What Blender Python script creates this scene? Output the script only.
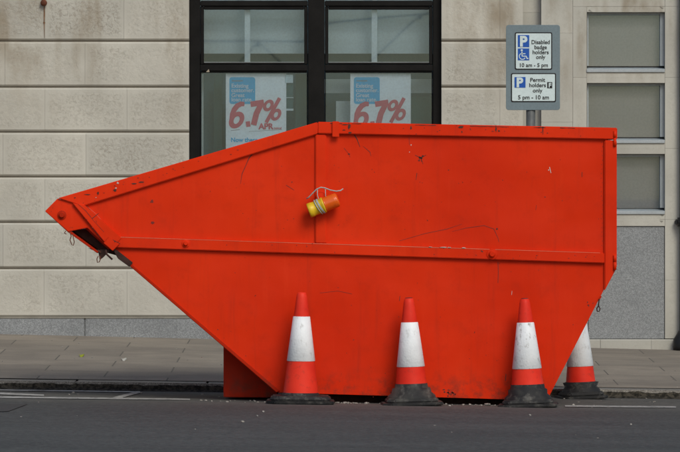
import bpy, bmesh, math, random
from mathutils import Vector, Matrix, noise
random.seed(7)
R = math.radians
S = bpy.context.scene
C = S.collection
for o in list(bpy.data.objects): bpy.data.objects.remove(o)

# ------------------------------------------------------------ camera
CAMD, CAMH, F, HZ = 32.0, 1.4, 4800.0, 195.0
cd = bpy.data.cameras.new('camera'); cam = bpy.data.objects.new('camera', cd); C.objects.link(cam)
cam.location = (0, -CAMD, CAMH); cam.rotation_euler = (R(90), 0, 0)
cd.sensor_width = 36; cd.lens = 36 * F / 680; cd.shift_y = -(226 - HZ) / 680
cd.clip_start = 0.5; cd.clip_end = 5000
S.camera = cam
# ------------------------------------------------------------ light
w = bpy.data.worlds.new('World'); S.world = w; w.use_nodes = True
nt = w.node_tree; bg = nt.nodes['Background']
sky = nt.nodes.new('ShaderNodeTexSky'); sky.sky_type = 'NISHITA'; sky.sun_disc = False
sky.sun_elevation = R(40); sky.sun_rotation = R(158); sky.air_density = 1.0; sky.dust_density = 2.2; sky.ozone_density = 0.6
nt.links.new(sky.outputs[0], bg.inputs[0]); bg.inputs[1].default_value = 0.11
sd = bpy.data.lights.new('sun', 'SUN'); sd.energy = 1.4; sd.angle = R(24); sd.color = (.985, 1, .915)
sun = bpy.data.objects.new('sun', sd); C.objects.link(sun)
az = R(158); el = R(40)
dirv = Vector((math.sin(az) * math.cos(el), math.cos(az) * math.cos(el), math.sin(el)))
sun.rotation_euler = dirv.to_track_quat('Z', 'Y').to_euler()
S.view_settings.view_transform = 'Standard'; S.view_settings.look = 'None'
S.view_settings.exposure = 0.06; S.view_settings.gamma = 1; S.view_settings.use_curve_mapping = False

# ------------------------------------------------------------ helpers
def px(x, y, Y=0.0):
    """pixel of the 680 wide measuring grid -> world X, Z at depth plane Y"""
    d = (CAMD + Y) / F
    return ((x - 340) * d, CAMH - (y - HZ) * d)
def link(name, me, parent=None):
    o = bpy.data.objects.new(name, me); C.objects.link(o)
    if parent:
        o.parent = parent
        o.matrix_parent_inverse = parent.matrix_basis.inverted()
    return o
def tag(o, label=None, cat=None, group=None, kind=None):
    if label: o['label'] = label
    if cat: o['category'] = cat
    if group: o['group'] = group
    if kind: o['kind'] = kind
    return o
def empty(name, loc=(0, 0, 0)):
    o = bpy.data.objects.new(name, None); C.objects.link(o); o.location = loc; o.empty_display_size = .1
    return o

class MB:
    def __init__(s): s.bm = bmesh.new()
    def poly(s, pts, mi=0):
        vs = [s.bm.verts.new(p) for p in pts]
        f = s.bm.faces.new(vs); f.material_index = mi; return f
    def solid(s, front, back, bev=0, mi=0, seg=1):
        """closed solid from two matching rings"""
        b = s.bm; a = [b.verts.new(p) for p in front]; c = [b.verts.new(p) for p in back]
        n = len(a); fs = [b.faces.new(a), b.faces.new(c[::-1])]
        for i in range(n):
            j = (i + 1) % n
            fs.append(b.faces.new((a[j], a[i], c[i], c[j])))
        for f in fs: f.material_index = mi
        bmesh.ops.recalc_face_normals(b, faces=fs)
        if bev:
            es = set(e for f in fs for e in f.edges)
            bmesh.ops.bevel(b, geom=list(es), offset=bev, segments=seg, affect='EDGES', clamp_overlap=True, material=-1)
        return s
    def prism(s, pts, Y0, Y1, bev=0, mi=0, ref=None, seg=1):
        """pts are measuring-grid points, taken on plane ref (default Y0); extruded straight from Y0 to Y1"""
        r = Y0 if ref is None else ref
        q = [px(x, y, r) for x, y in pts]
        return s.solid([(x, Y0, z) for x, z in q], [(x, Y1, z) for x, z in q], bev, mi, seg)
    def prismw(s, q, Y0, Y1, bev=0, mi=0, seg=1):
        return s.solid([(x, Y0, z) for x, z in q], [(x, Y1, z) for x, z in q], bev, mi, seg)
    def box(s, x0, x1, y0, y1, z0, z1, bev=0, mi=0, seg=1):
        return s.prismw([(x0, z0), (x1, z0), (x1, z1), (x0, z1)], y0, y1, bev, mi, seg)
    def tube(s, path, r, n=10, mi=0, caps=True):
        b = s.bm; path = [Vector(p) for p in path]; rr = r if isinstance(r, (list, tuple)) else [r] * len(path)
        rings = []; up = Vector((0.13, .2, 1)).normalized(); prev = None
        for i, p in enumerate(path):
            t = (path[min(i + 1, len(path) - 1)] - path[max(i - 1, 0)]).normalized()
            if prev is None:
                u = t.cross(up)
                if u.length < .1: u = t.cross(Vector((1, 0, 0)))
                u.normalize()
            else:
                u = (prev - t * prev.dot(t)).normalized()
            prev = u; v = t.cross(u)
            rings.append([b.verts.new(p + (u * math.cos(2 * math.pi * k / n) + v * math.sin(2 * math.pi * k / n)) * rr[i]) for k in range(n)])
        fs = []
        for a, c in zip(rings, rings[1:]):
            for k in range(n):
                f = b.faces.new((a[k], a[(k + 1) % n], c[(k + 1) % n], c[k])); f.smooth = True; f.material_index = mi; fs.append(f)
        if caps:
            f = b.faces.new(rings[0][::-1]); f.material_index = mi; fs.append(f)
            f = b.faces.new(rings[-1]); f.material_index = mi; fs.append(f)
        bmesh.ops.recalc_face_normals(b, faces=fs)
        return s
    def lathe(s, prof, c=(0, 0, 0), n=40, mi=0, mat=None, sm=True):
        """prof: (r, z) list, revolved round local z"""
        b = s.bm; M = mat or Matrix.Translation(c); rings = []; fs = []
        for r, z in prof:
            if r < 1e-6: rings.append([b.verts.new(M @ Vector((0, 0, z)))])
            else: rings.append([b.verts.new(M @ Vector((r * math.cos(2 * math.pi * k / n), r * math.sin(2 * math.pi * k / n), z))) for k in range(n)])
        for a, c2 in zip(rings, rings[1:]):
            for k in range(n):
                k2 = (k + 1) % n
                if len(a) == 1 and len(c2) == 1: continue
                if len(a) == 1: f = b.faces.new((a[0], c2[k2], c2[k]))
                elif len(c2) == 1: f = b.faces.new((a[k], a[k2], c2[0]))
                else: f = b.faces.new((a[k], a[k2], c2[k2], c2[k]))
                f.smooth = sm; f.material_index = mi; fs.append(f)
        bmesh.ops.recalc_face_normals(b, faces=fs)
        return s
    def stroke(s, pts, wd, Y, mi=0, ref=None):
        """thin flat ribbon, pts in measuring-grid units, wd width(s) in those units"""
        r = Y if ref is None else ref
        ws = wd if isinstance(wd, (list, tuple)) else [wd] * len(pts)
        L, Rr = [], []
        for i, p in enumerate(pts):
            a = Vector(pts[max(i - 1, 0)]); c = Vector(pts[min(i + 1, len(pts) - 1)]); t = (c - a).normalized(); nrm = Vector((-t.y, t.x))
            q = Vector(p); L.append(q + nrm * ws[i] / 2); Rr.append(q - nrm * ws[i] / 2)
        for i in range(len(pts) - 1):
            qs = [px(v.x, v.y, r) for v in (L[i], L[i + 1], Rr[i + 1], Rr[i])]
            f = s.poly([(x, Y, z) for x, z in qs], mi)
            f.normal_update()
            if f.normal.y > 0: f.normal_flip()
        return s
    def blob(s, cx, cy, rx, ry, Y, mi=0, n=11, jag=.35, ref=None):
        pts = []
        for k in range(n):
            a = -2 * math.pi * k / n; q = 1 + random.uniform(-jag, jag)
            pts.append((cx + rx * q * math.cos(a), cy + ry * q * math.sin(a)))
        r = Y if ref is None else ref
        f = s.poly([(px(x, y, r)[0], Y, px(x, y, r)[1]) for x, y in pts], mi); f.normal_update()
        if f.normal.y > 0: f.normal_flip()
        return s
    def build(s, name, mats, parent=None):
        me = bpy.data.meshes.new(name); s.bm.to_mesh(me); s.bm.free()
        for m in (mats if isinstance(mats, (list, tuple)) else [mats]): me.materials.append(m)
        return link(name, me, parent)

# ------------------------------------------------------------ materials
class N:
    def __init__(s, name):
        s.m = bpy.data.materials.new(name); s.m.use_nodes = True; s.t = s.m.node_tree; s.b = s.t.nodes['Principled BSDF']
        s.tc = None
    def n(s, ty, **kw):
        nd = s.t.nodes.new('ShaderNode' + ty)
        for k, v in kw.items():
            if isinstance(v, bpy.types.NodeSocket): s.t.links.new(v, nd.inputs[k.replace('_', ' ')])
            else:
                try: nd.inputs[k.replace('_', ' ')].default_value = v
                except Exception: setattr(nd, k, v)
        return nd
    def co(s, scale=(1, 1, 1), loc=(0, 0, 0)):
        if not s.tc: s.tc = s.t.nodes.new('ShaderNodeNewGeometry')
        mp = s.t.nodes.new('ShaderNodeMapping'); mp.inputs['Scale'].default_value = scale; mp.inputs['Location'].default_value = loc
        s.t.links.new(s.tc.outputs['Position'], mp.inputs['Vector']); return mp.outputs[0]
    def noise(s, sc, det=4, rough=.55, scale=(1, 1, 1), loc=(0, 0, 0), dist=0):
        nd = s.t.nodes.new('ShaderNodeTexNoise'); s.t.links.new(s.co(scale, loc), nd.inputs['Vector'])
        nd.inputs['Scale'].default_value = sc; nd.inputs['Detail'].default_value = det; nd.inputs['Roughness'].default_value = rough; nd.inputs['Distortion'].default_value = dist
        return nd.outputs['Fac']
    def ramp(s, fac, a, b, va=0.0, vb=1.0):
        nd = s.t.nodes.new('ShaderNodeMapRange'); s.t.links.new(fac, nd.inputs[0])
        nd.inputs[1].default_value = a; nd.inputs[2].default_value = b; nd.inputs[3].default_value = va; nd.inputs[4].default_value = vb
        nd.interpolation_type = 'SMOOTHSTEP'; return nd.outputs[0]
    def math(s, op, a, b=0.0):
        nd = s.t.nodes.new('ShaderNodeMath'); nd.operation = op
        for i, v in enumerate((a, b)):
            if isinstance(v, bpy.types.NodeSocket): s.t.links.new(v, nd.inputs[i])
            else: nd.inputs[i].default_value = v
        return nd.outputs[0]
    def mix(s, f, a, b, mode='MIX'):
        nd = s.t.nodes.new('ShaderNodeMix'); nd.data_type = 'RGBA'; nd.blend_type = mode
        for sock, v in ((nd.inputs[0], f), (nd.inputs[6], a), (nd.inputs[7], b)):
            if isinstance(v, bpy.types.NodeSocket): s.t.links.new(v, sock)
            elif isinstance(v, tuple): sock.default_value = v if len(v) == 4 else v + (1,)
            else: sock.default_value = v
        return nd.outputs[2]
    def bump(s, h, st=.3, dist=.01, prev=None):
        nd = s.t.nodes.new('ShaderNodeBump'); nd.inputs['Strength'].default_value = st; nd.inputs['Distance'].default_value = dist
        s.t.links.new(h, nd.inputs['Height'])
        if prev: s.t.links.new(prev, nd.inputs['Normal'])
        return nd.outputs[0]
    def out(s, col, rough=.6, nrm=None, spec=.3, **kw):
        for nm, v in (('Base Color', col), ('Roughness', rough), ('Specular IOR Level', spec)):
            if isinstance(v, bpy.types.NodeSocket): s.t.links.new(v, s.b.inputs[nm])
            else: s.b.inputs[nm].default_value = (v + (1,)) if isinstance(v, tuple) else v
        if nrm: s.t.links.new(nrm, s.b.inputs['Normal'])
        for k, v in kw.items(): s.b.inputs[k.replace('_', ' ')].default_value = v
        return s.m
def plain(name, col, rough=.6, var=.12, sc=6, bump=.0, spec=.3, fine=60):
    m = N(name); n1 = m.noise(sc, 5); n2 = m.noise(fine, 3)
    c = m.mix(m.ramp(n1, .3, .7), tuple(v * (1 - var) for v in col), tuple(min(1, v * (1 + var)) for v in col))
    c = m.mix(m.ramp(n2, .35, .7, 0, .35), c, tuple(v * .75 for v in col))
    nr = m.bump(n2, bump, .004) if bump else None
    return m.out(c, rough, nr, spec)

M = {}
def stone(name, base, rocky):
    m = N(name)
    att = m.t.nodes.new('ShaderNodeVertexColor'); att.layer_name = 'blk'
    sep = m.t.nodes.new('ShaderNodeSeparateColor'); m.t.links.new(att.outputs[0], sep.inputs[0])
    core, tone = sep.outputs[0], sep.outputs[1]
    n0 = m.noise(38, 6, .66, dist=.8); n1 = m.noise(1.6, 5); n2 = m.noise(90, 3); n3 = m.noise(9, 4)
    vo = m.t.nodes.new('ShaderNodeTexVoronoi'); m.t.links.new(m.co((1, 1, 1)), vo.inputs['Vector']); vo.inputs['Scale'].default_value = 34; vo.feature = 'SMOOTH_F1'
    c = m.mix(m.ramp(n1, .3, .7), tuple(v * .88 for v in base), tuple(v * 1.08 for v in base))
    c = m.mix(m.ramp(tone, 0, 1, 0, .35), c, (base[0] * .74, base[1] * .75, base[2] * .76))
    patchy = m.ramp(m.noise(2.6, 3, loc=(3, 0, 5)), .40, .60, .2, 1.0)
    rough_core = m.math('MULTIPLY', m.math('MULTIPLY', core, patchy), m.ramp(tone, .1, .9, .7, 1.15)) if rocky else core
    pits = m.math('MULTIPLY', m.ramp(n0, .56, .36), rough_core)
    c = m.mix(m.math('MULTIPLY', pits, .42 if rocky else .12), c, (base[0] * .42, base[1] * .38, base[2] * .34))
    c = m.mix(m.ramp(n2, .55, .8, 0, .25), c, (base[0] * .6, base[1] * .58, base[2] * .55))
    # brown water stains running down in streaks, strongest high on the wall
    st = m.noise(4.2, 3, .5, (1, 1, .10), (.35, 0, 0)); st2 = m.noise(5, 4, .6, (1, 1, .5))
    sp = m.t.nodes.new('ShaderNodeSeparateXYZ'); m.t.links.new(m.tc.outputs['Position'], sp.inputs[0])
    high = m.ramp(sp.outputs[2], 1.9, 2.9, .12, 1.0)
    f = m.math('MULTIPLY', m.math('MULTIPLY', m.ramp(st, .47, .62), m.ramp(st2, .3, .7)), high)
    c = m.mix(m.math('MULTIPLY', f, .78), c, (base[0] * .5, base[1] * .42, base[2] * .33))
    h = m.math('MULTIPLY', m.math('SUBTRACT', m.math('ADD', n0, m.math('MULTIPLY', vo.outputs[0], .5)), .62), m.math('MULTIPLY', core, m.ramp(tone, 0, 1, .8, 1.25)))
    nr = m.bump(h, .5 if rocky else .06, .011, m.bump(n2, .25, .002))
    return m.out(c, .9, nr, .15)
M['rock'] = stone('rock_faced_stone', (.515, .49, .425), True)
M['ashlar'] = stone('smooth_stone', (.49, .472, .415), False)
def granite(name, a, b, c3):
    m = N(name); v = m.t.nodes.new('ShaderNodeTexVoronoi'); m.t.links.new(m.co(), v.inputs['Vector']); v.inputs['Scale'].default_value = 150
    sp = m.t.nodes.new('ShaderNodeSeparateColor'); m.t.links.new(v.outputs['Color'], sp.inputs[0])
    c = m.mix(m.ramp(sp.outputs[0], .25, .75), a, b); c = m.mix(m.ramp(sp.outputs[1], .82, .86), c, c3)
    c = m.mix(m.ramp(m.noise(2.5, 4), .4, .75, 0, .3), c, tuple(x * .6 for x in a))
    return m.out(c, .55, m.bump(m.noise(120, 2), .1, .002), .4)
M['granite'] = granite('grey_granite', (.19, .197, .20), (.26, .27, .273), (.32, .33, .33))
M['kerbstone'] = granite('kerb_granite', (.13, .12, .105), (.23, .215, .19), (.33, .31, .28))
M['black_frame'] = plain('black_window_paint', (.008, .0075, .007), .5, .3, 8, .15, .12)
M['joint_dirt'] = plain('dirty_mortar', (.23, .205, .165), .95)
M['metal_frame'] = plain('grey_window_metal', (.36, .39, .40), .4, .06)
M['white_upvc'] = plain('white_painted_strip', (.66, .80, .84), .4, .04)
M['blind'] = plain('grey_roller_blind', (.50, .455, .415), .8, .03, 2)
M['inner_pale'] = plain('pale_interior_board', (.54, .70, .76), .8, .05, 2)
M['inner_mid'] = plain('interior_glare_blue_grey', (.09, .22, .30), .8, .1, 2)  # tone paints in the teal reflection glare of the lower panes
M['inner_dark'] = plain('interior_dark_grey', (.05, .14, .16), .8, .1, 2)
M['paper'] = plain('poster_paper', (.82, .93, .97), .6, .03)
M['poster_blue'] = plain('poster_blue', (.05, .46, .78), .5, .03)
M['poster_pink'] = plain('poster_pink_red', (.62, .12, .18), .5, .05)
M['poster_ink'] = plain('poster_grey_ink', (.25, .27, .28), .5, .05)
M['poster_white'] = plain('poster_white', (.70, .8, .85), .5, .03)
M['sign_grey'] = plain('sign_backing_grey', (.165, .215, .235), .6, .05)
M['sign_white'] = plain('sign_white', (.60, .70, .70), .4, .03)
M['sign_blue'] = plain('sign_blue', (.012, .09, .40), .4, .03)
M['sign_black'] = plain('sign_black', (.012, .012, .014), .4, .05)
M['post_grey'] = plain('galvanised_post', (.10, .105, .105), .5, .15, 20)
M['green_paint'] = plain('dark_green_paint', (.018, .05, .038), .4, .1)
M['black_iron'] = plain('black_cast_iron', (.014, .014, .015), .45, .2)
def rubber():
    m = N('scuffed_black_rubber'); n = m.noise(14, 6, .7); n2 = m.noise(4, 4)
    c = m.mix(m.ramp(n, .48, .72), (.016, .016, .017), (.10, .095, .085)); c = m.mix(m.ramp(n2, .5, .7, 0, .35), c, (.15, .14, .12))
    return m.out(c, .7, m.bump(n, .35, .004), .3)
M['rubber'] = rubber()
def conered():
    m = N('cone_orange_red'); n = m.noise(25, 5, .6); n2 = m.noise(5, 3)
    c = m.mix(m.ramp(n2, .3, .7), (.68, .026, .013), (.80, .042, .020)); c = m.mix(m.ramp(n, .54, .74, 0, .35), c, (.20, .035, .02))
    return m.out(c, .5, m.bump(n, .05, .003), .15)
M['cone_red'] = conered()
def sleeve(name, dirt):
    m = N(name); n = m.noise(22, 6, .7, (1, 1, .6)); n2 = m.noise(7, 4)
    c = m.mix(m.ramp(n2, .3, .7), (.72, .74, .76), (.84, .85, .86)); c = m.mix(m.ramp(n, .54, .70, 0, dirt), c, (.24, .22, .19))
    wv = m.t.nodes.new('ShaderNodeTexVoronoi'); m.t.links.new(m.co(), wv.inputs['Vector']); wv.inputs['Scale'].default_value = 70
    return m.out(c, .5, m.bump(wv.outputs[0], .3, .003, m.bump(n2, .4, .006)), .25)
M['sleeve'] = sleeve('reflective_sleeve', .4); M['sleeve_dirty'] = sleeve('dirty_reflective_sleeve', 1.0)
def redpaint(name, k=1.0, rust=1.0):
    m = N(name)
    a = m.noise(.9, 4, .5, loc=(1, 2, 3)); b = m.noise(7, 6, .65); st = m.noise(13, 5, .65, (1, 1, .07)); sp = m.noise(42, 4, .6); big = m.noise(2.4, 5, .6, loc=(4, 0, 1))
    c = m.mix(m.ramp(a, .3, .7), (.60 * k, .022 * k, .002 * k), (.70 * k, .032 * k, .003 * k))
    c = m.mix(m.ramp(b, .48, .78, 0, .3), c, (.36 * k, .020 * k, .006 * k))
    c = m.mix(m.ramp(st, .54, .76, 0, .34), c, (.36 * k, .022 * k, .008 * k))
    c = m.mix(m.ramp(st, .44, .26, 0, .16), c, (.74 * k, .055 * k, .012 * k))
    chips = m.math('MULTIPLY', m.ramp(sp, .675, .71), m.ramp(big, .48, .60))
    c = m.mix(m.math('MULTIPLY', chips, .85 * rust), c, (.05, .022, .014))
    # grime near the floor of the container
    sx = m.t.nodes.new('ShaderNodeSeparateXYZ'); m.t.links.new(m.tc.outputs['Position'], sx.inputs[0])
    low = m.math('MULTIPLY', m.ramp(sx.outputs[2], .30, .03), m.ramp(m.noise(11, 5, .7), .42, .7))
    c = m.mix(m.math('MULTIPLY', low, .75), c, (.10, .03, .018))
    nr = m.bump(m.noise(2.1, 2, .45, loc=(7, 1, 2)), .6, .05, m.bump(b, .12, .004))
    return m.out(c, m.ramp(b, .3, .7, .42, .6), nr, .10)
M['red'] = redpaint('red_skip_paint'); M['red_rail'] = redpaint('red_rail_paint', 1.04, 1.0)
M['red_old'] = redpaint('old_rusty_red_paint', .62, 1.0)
M['scuff'] = plain('bare_scuffed_steel', (.085, .026, .017), .7, .3)
M['scuff_soft'] = plain('worn_red_undercoat', (.22, .022, .012), .6, .2)
M['chip_white'] = plain('chipped_pale_primer', (.55, .45, .40), .7, .1)
M['pale_edge'] = plain('pale_pink_edge_line', (.66, .16, .09), .6, .15)  # pale edge strokes; the one on the middle rail paints in a highlight
M['rust'] = plain('rust', (.13, .04, .02), .8, .3, 30, .3)
M['rust_dark'] = plain('dark_rust', (.045, .020, .015), .85, .3, 30, .3)
M['string'] = plain('pale_string', (.38, .40, .39), .8, .1)
M['yellow'] = plain('yellow_plastic', (.72, .47, .02), .35, .15, 30)
mm = N('amber_lens'); M['amber'] = mm.out((.86, .13, .008), .22, None, .5, Transmission_Weight=.15)
mg = N('window_glass'); gt = mg.t; gt.nodes.remove(mg.b)
o_ = gt.nodes['Material Output']; tr = gt.nodes.new('ShaderNodeBsdfTransparent'); tr.inputs[0].default_value = (.985, .995, .995, 1)
gl = gt.nodes.new('ShaderNodeBsdfGlossy'); gl.inputs['Roughness'].default_value = .015; gl.inputs[0].default_value = (.62, .84, .98, 1)
fr = gt.nodes.new('ShaderNodeFresnel'); fr.inputs[0].default_value = 1.62; mx = gt.nodes.new('ShaderNodeMixShader')
gt.links.new(fr.outputs[0], mx.inputs[0]); gt.links.new(tr.outputs[0], mx.inputs[1]); gt.links.new(gl.outputs[0], mx.inputs[2]); gt.links.new(mx.outputs[0], o_.inputs[0])
M['glass'] = mg.m
def asphalt():
    m = N('asphalt'); n = m.noise(26, 6, .85, (1, .5, 1)); n2 = m.noise(1.1, 5, .6, (.45, 1, 1)); n3 = m.noise(40, 4, .6, (1, .4, 1))
    sx = m.t.nodes.new('ShaderNodeSeparateXYZ'); m.co(); m.t.links.new(m.tc.outputs['Position'], sx.inputs[0])
    c = m.mix(m.ramp(n2, .3, .7), (.054, .057, .054), (.074, .077, .073))
    c = m.mix(m.ramp(n, .50, .68, 0, .7), c, (.12, .12, .116)); c = m.mix(m.ramp(n, .50, .34, 0, .7), c, (.022, .022, .023))
    wob = m.math('ADD', sx.outputs[1], m.math('MULTIPLY', m.noise(2.4, 4, .6), .6))
    dust = m.ramp(wob, -.75, .25)                                 # pale grit gathered along the gutter
    c = m.mix(m.math('MULTIPLY', dust, m.ramp(m.noise(9, 5, .7), .3, .7, .25, .75)), c, (.125, .118, .105))
    worn = m.ramp(m.noise(1.3, 5, .65, (.18, 2.2, 1), (2, 7, 0)), .56, .68, 0, .4)
    c = m.mix(worn, c, (.095, .092, .086))
    return m.out(c, .85, m.bump(n, .5, .004), .25)
M['asphalt'] = asphalt()
def paving():
    m = N('paving_slabs'); b = m.t.nodes.new('ShaderNodeTexBrick')
    m.t.links.new(m.co((1, 1, 0), (.31, .12, 0)), b.inputs['Vector'])
    b.inputs['Scale'].default_value = 1; b.inputs['Brick Width'].default_value = .92; b.inputs['Row Height'].default_value = .62
    b.inputs['Mortar Size'].default_value = .006; b.inputs['Mortar Smooth'].default_value = .25; b.inputs['Bias'].default_value = 0
    b.inputs['Color1'].default_value = (.31, .265, .21, 1); b.inputs['Color2'].default_value = (.235, .203, .165, 1); b.inputs['Mortar'].default_value = (.115, .105, .088, 1)
    n = m.noise(70, 4, .6); n2 = m.noise(2.2, 5, .6); n3 = m.noise(13, 5, .7)
    c = m.mix(m.ramp(n2, .35, .68, 0, .55), b.outputs[0], (.165, .142, .118)); c = m.mix(m.ramp(n, .5, .75, 0, .4), c, (.10, .09, .08))
    c = m.mix(m.ramp(n3, .64, .76, 0, .45), c, (.28, .26, .225))
    inv = m.math('SUBTRACT', 1, b.outputs['Fac'])
    return m.out(c, .88, m.bump(inv, .5, .006, m.bump(n, .2, .003)), .25)
M['paving'] = paving()
def grime():
    m = N('gutter_grime'); n = m.noise(30, 6, .7)
    c = m.mix(m.ramp(n, .4, .62), (.018, .017, .014), (.07, .062, .048)); return m.out(c, .95, m.bump(n, .8, .01), .1)
M['grime'] = grime()
def linepaint():
    m = N('worn_road_paint'); n = m.noise(34, 6, .75, (.5, 1, 1)); n2 = m.noise(4, 4, .6)
    f = m.math('MAXIMUM', m.ramp(n, .50, .60), m.ramp(n2, .56, .70, 0, 1))
    return m.out(m.mix(f, (.42, .41, .385), (.08, .078, .075)), .85, m.bump(n, .3, .003), .2)
M['line'] = linepaint()
M['debris'] = plain('plaster_crumbs', (.30, .28, .25), .9, .4, 60)

# ------------------------------------------------------------ ground
KY = 1.77                                                       # foot of the kerb
def road_z(x, y):
    s = -.0147 * x
    s += .0075 * (KY - max(y, -9)) if y < KY else 0
    return s
def grid_sheet(name, xs, ys, zf, mat, kind='structure'):
    bm = bmesh.new(); V = [[bm.verts.new((x, y, zf(x, y))) for x in xs] for y in ys]
    for j in range(len(ys) - 1):
        for i in range(len(xs) - 1):
            f = bm.faces.new((V[j][i], V[j][i + 1], V[j + 1][i + 1], V[j + 1][i])); f.smooth = True
    me = bpy.data.meshes.new(name); bm.to_mesh(me); bm.free(); me.materials.append(mat)
    return tag(link(name, me), kind=kind)
def flat(x): return max(-14, min(14, x))
XS = [-1500, -300, -60, -20] + [-14 + i for i in range(29)] + [20, 60, 300, 1500]
grid_sheet('terrain', [-1500, -60, -14, 0, 14, 60, 1500], [-1500, -60, -20, 0, 60, 1500], lambda x, y: road_z(flat(x), min(y, KY)) - .12, plain('distant_ground', (.10, .11, .11), .9))
grid_sheet('road', XS, [-1400, -200, -60, -24, -9, -6, -4, -2, -1, 0, 1, KY + .02], lambda x, y: road_z(flat(x), y), M['asphalt'])
# pavement: rises towards the building and falls to the right a little faster there
WALLY = 7.5
def pave_z(x, y):
    t = (y - KY) / (WALLY - KY); x = flat(x)
    z0 = .058 - .0147 * x; z1 = .192 - .0235 * x
    t = max(0, min(1, t)); return z0 * (1 - t) + z1 * t
grid_sheet('pavement', XS, [KY + .27 + i * .6 for i in range(9)] + [WALLY + .03, WALLY + .6], pave_z, M['paving'])
# kerb stones with grime at the foot
b = MB(); x = -14.0
while x < 14:
    L = random.uniform(.82, .95); x1 = x + L - .004; dz = random.uniform(-.003, .003); dy = random.uniform(-.006, .006)
    za, zb = pave_z(x, KY) + dz, pave_z(x1, KY) + dz
    ya, yb = KY + dy, KY + .262
    b.solid([(x, ya, za - .2), (x1, ya, zb - .2), (x1, ya + .012, zb), (x, ya + .012, za)], [(x, yb, za - .2), (x1, yb, zb - .2), (x1, yb, zb + .002), (x, yb, za + .002)], .007, 0, 2)
    x += L
tag(b.build('kerb', M['kerbstone']), kind='structure')
bm = bmesh.new(); n = 520; prev = None
for i in range(n + 1):
    x = -5 + 10 * i / n; z = road_z(x, KY); j1 = noise.noise((x * 4, 0, 0)) * .02 + noise.noise((x * 19, 3, 0)) * .018; j2 = noise.noise((x * 7, 9, 0)) * .012 + noise.noise((x * 25, 5, 0)) * .010
    v = (bm.verts.new((x, KY - .06 + j1, z + .0015)), bm.verts.new((x, KY - .022 + j1 * .3, z + .016)), bm.verts.new((x, KY - .008, z + .042 + j2 * .8)), bm.verts.new((x, KY + .03, z + .044 + j2 * .8)))
    if prev:
        for a in range(3): bm.faces.new((prev[a], v[a], v[a + 1], prev[a + 1]))
    prev = v
me = bpy.data.meshes.new('gutter_dirt'); bm.to_mesh(me); bm.free(); me.materials.append(M['grime'])
tag(link('gutter_dirt', me), label='dark mossy dirt packed along the foot of the kerb', cat='dirt', kind='stuff')
# painted lines on the road
def ground_at(pxx, pyy):
    """point of the road under a measuring-grid pixel"""
    d = 32.0
    for _ in range(12):
        X = (pxx - 340) * d / F; d = F * (CAMH - road_z(X, d - CAMD)) / (pyy - HZ)
    return X, d - CAMD
def road_ribbon(name, top, bot, mat, lift=.004):
    bm = bmesh.new(); pa = None; k = 0
    def samp(l):
        out = []
        for (x0, y0), (x1, y1) in zip(l, l[1:]):
            for i in range(12): t = i / 12; out.append((x0 + (x1 - x0) * t, y0 + (y1 - y0) * t))
        return out + [l[-1]]
    for a, c in zip(samp(top), samp(bot)):
        A, B = ground_at(*a), ground_at(*c)
        v = (bm.verts.new((A[0], A[1], road_z(*A) + lift)), bm.verts.new((B[0], B[1], road_z(*B) + lift)))
        if pa: f = bm.faces.new((pa[1], v[1], v[0], pa[0]))
        pa = v
    me = bpy.data.meshes.new(name); bm.to_mesh(me); bm.free(); me.materials.append(mat)
    return tag(link(name, me), kind='structure')
road_ribbon('bay_line', [(-500, 389), (0, 396.8), (60, 397.6), (190, 399.3)], [(-500, 391), (0, 398.6), (60, 399.2), (190, 400.6)], M['line'])
road_ribbon('bay_line', [(565, 405.8), (676, 406.9)], [(565, 407.3), (676, 408.4)], M['line'])
road_ribbon('road_marking', [(-400, 385), (0, 393.2), (44, 395.2)], [(-400, 387.5), (0, 395.2), (44, 396.8)], M['line'], .005)
road_ribbon('road_marking', [(-400, 381), (0, 390.2), (60, 391.0), (140, 392.0)], [(-400, 382), (0, 391.2), (60, 392.0), (140, 393.2)], M['line'], .005)
road_ribbon('road_marking', [(112, 398.4), (124, 395.2), (132, 393.2)], [(122, 398.4), (134, 395.2), (142, 393.2)], M['line'], .005)
# old trench reinstatement: slightly different asphalt
road_ribbon('road_patch', [(-500, 404), (28, 404.6)], [(-800, 424), (8, 412)], plain('patched_asphalt', (.055, .054, .052), .9, .15, 30, .3), .004)

# crumbs of plaster and grit along the skip and kerb
bm = bmesh.new()
def crumb(x, y, z, r):
    M4 = Matrix.Translation((x, y, z + r * .35)) @ Matrix.Rotation(random.uniform(0, 6), 4, 'Z') @ Matrix.Diagonal((r * random.uniform(.7, 1.6), r, r * random.uniform(.4, .8), 1))
    g = bmesh.ops.create_icosphere(bm, subdivisions=1, radius=1, matrix=M4)
    for v in g['verts']: v.co += Vector([random.uniform(-.25, .25) * r for _ in range(3)])
for i in range(210):
    t = random.random()
    if t < .70: x = random.uniform(-.95, 1.9); y = random.gauss(-.06, .09)
    elif t < .9: x = random.uniform(-2.7, 2.8); y = random.uniform(.6, KY - .05)
    else: x = random.uniform(-2.7, 2.7); y = random.uniform(-5, 0)
    if -.02 < y < 1.4 and -.5 < x < 1.4: y = -.05
    crumb(x, y, road_z(x, y), abs(random.gauss(.003, .0035)) + .0015)
for X, r in ((1.0 * (487 - 340) / 150, .022), ((344 - 340) / 150, .012), ((463 - 340) / 150, .010), ((366 - 340) / 150, .012)): crumb(X, -.10, road_z(X, -.1), r)
for i in range(60):
    x = random.uniform(-2.9, 2.9); y = random.uniform(KY + .1, WALLY - .2); crumb(x, y, pave_z(x, y), random.uniform(.003, .009))
me = bpy.data.meshes.new('debris'); bm.to_mesh(me); bm.free(); me.materials.append(M['debris'])
tag(link('debris', me), label='pale plaster crumbs and grit scattered on the road round the skip', cat='debris', kind='stuff')
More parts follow.
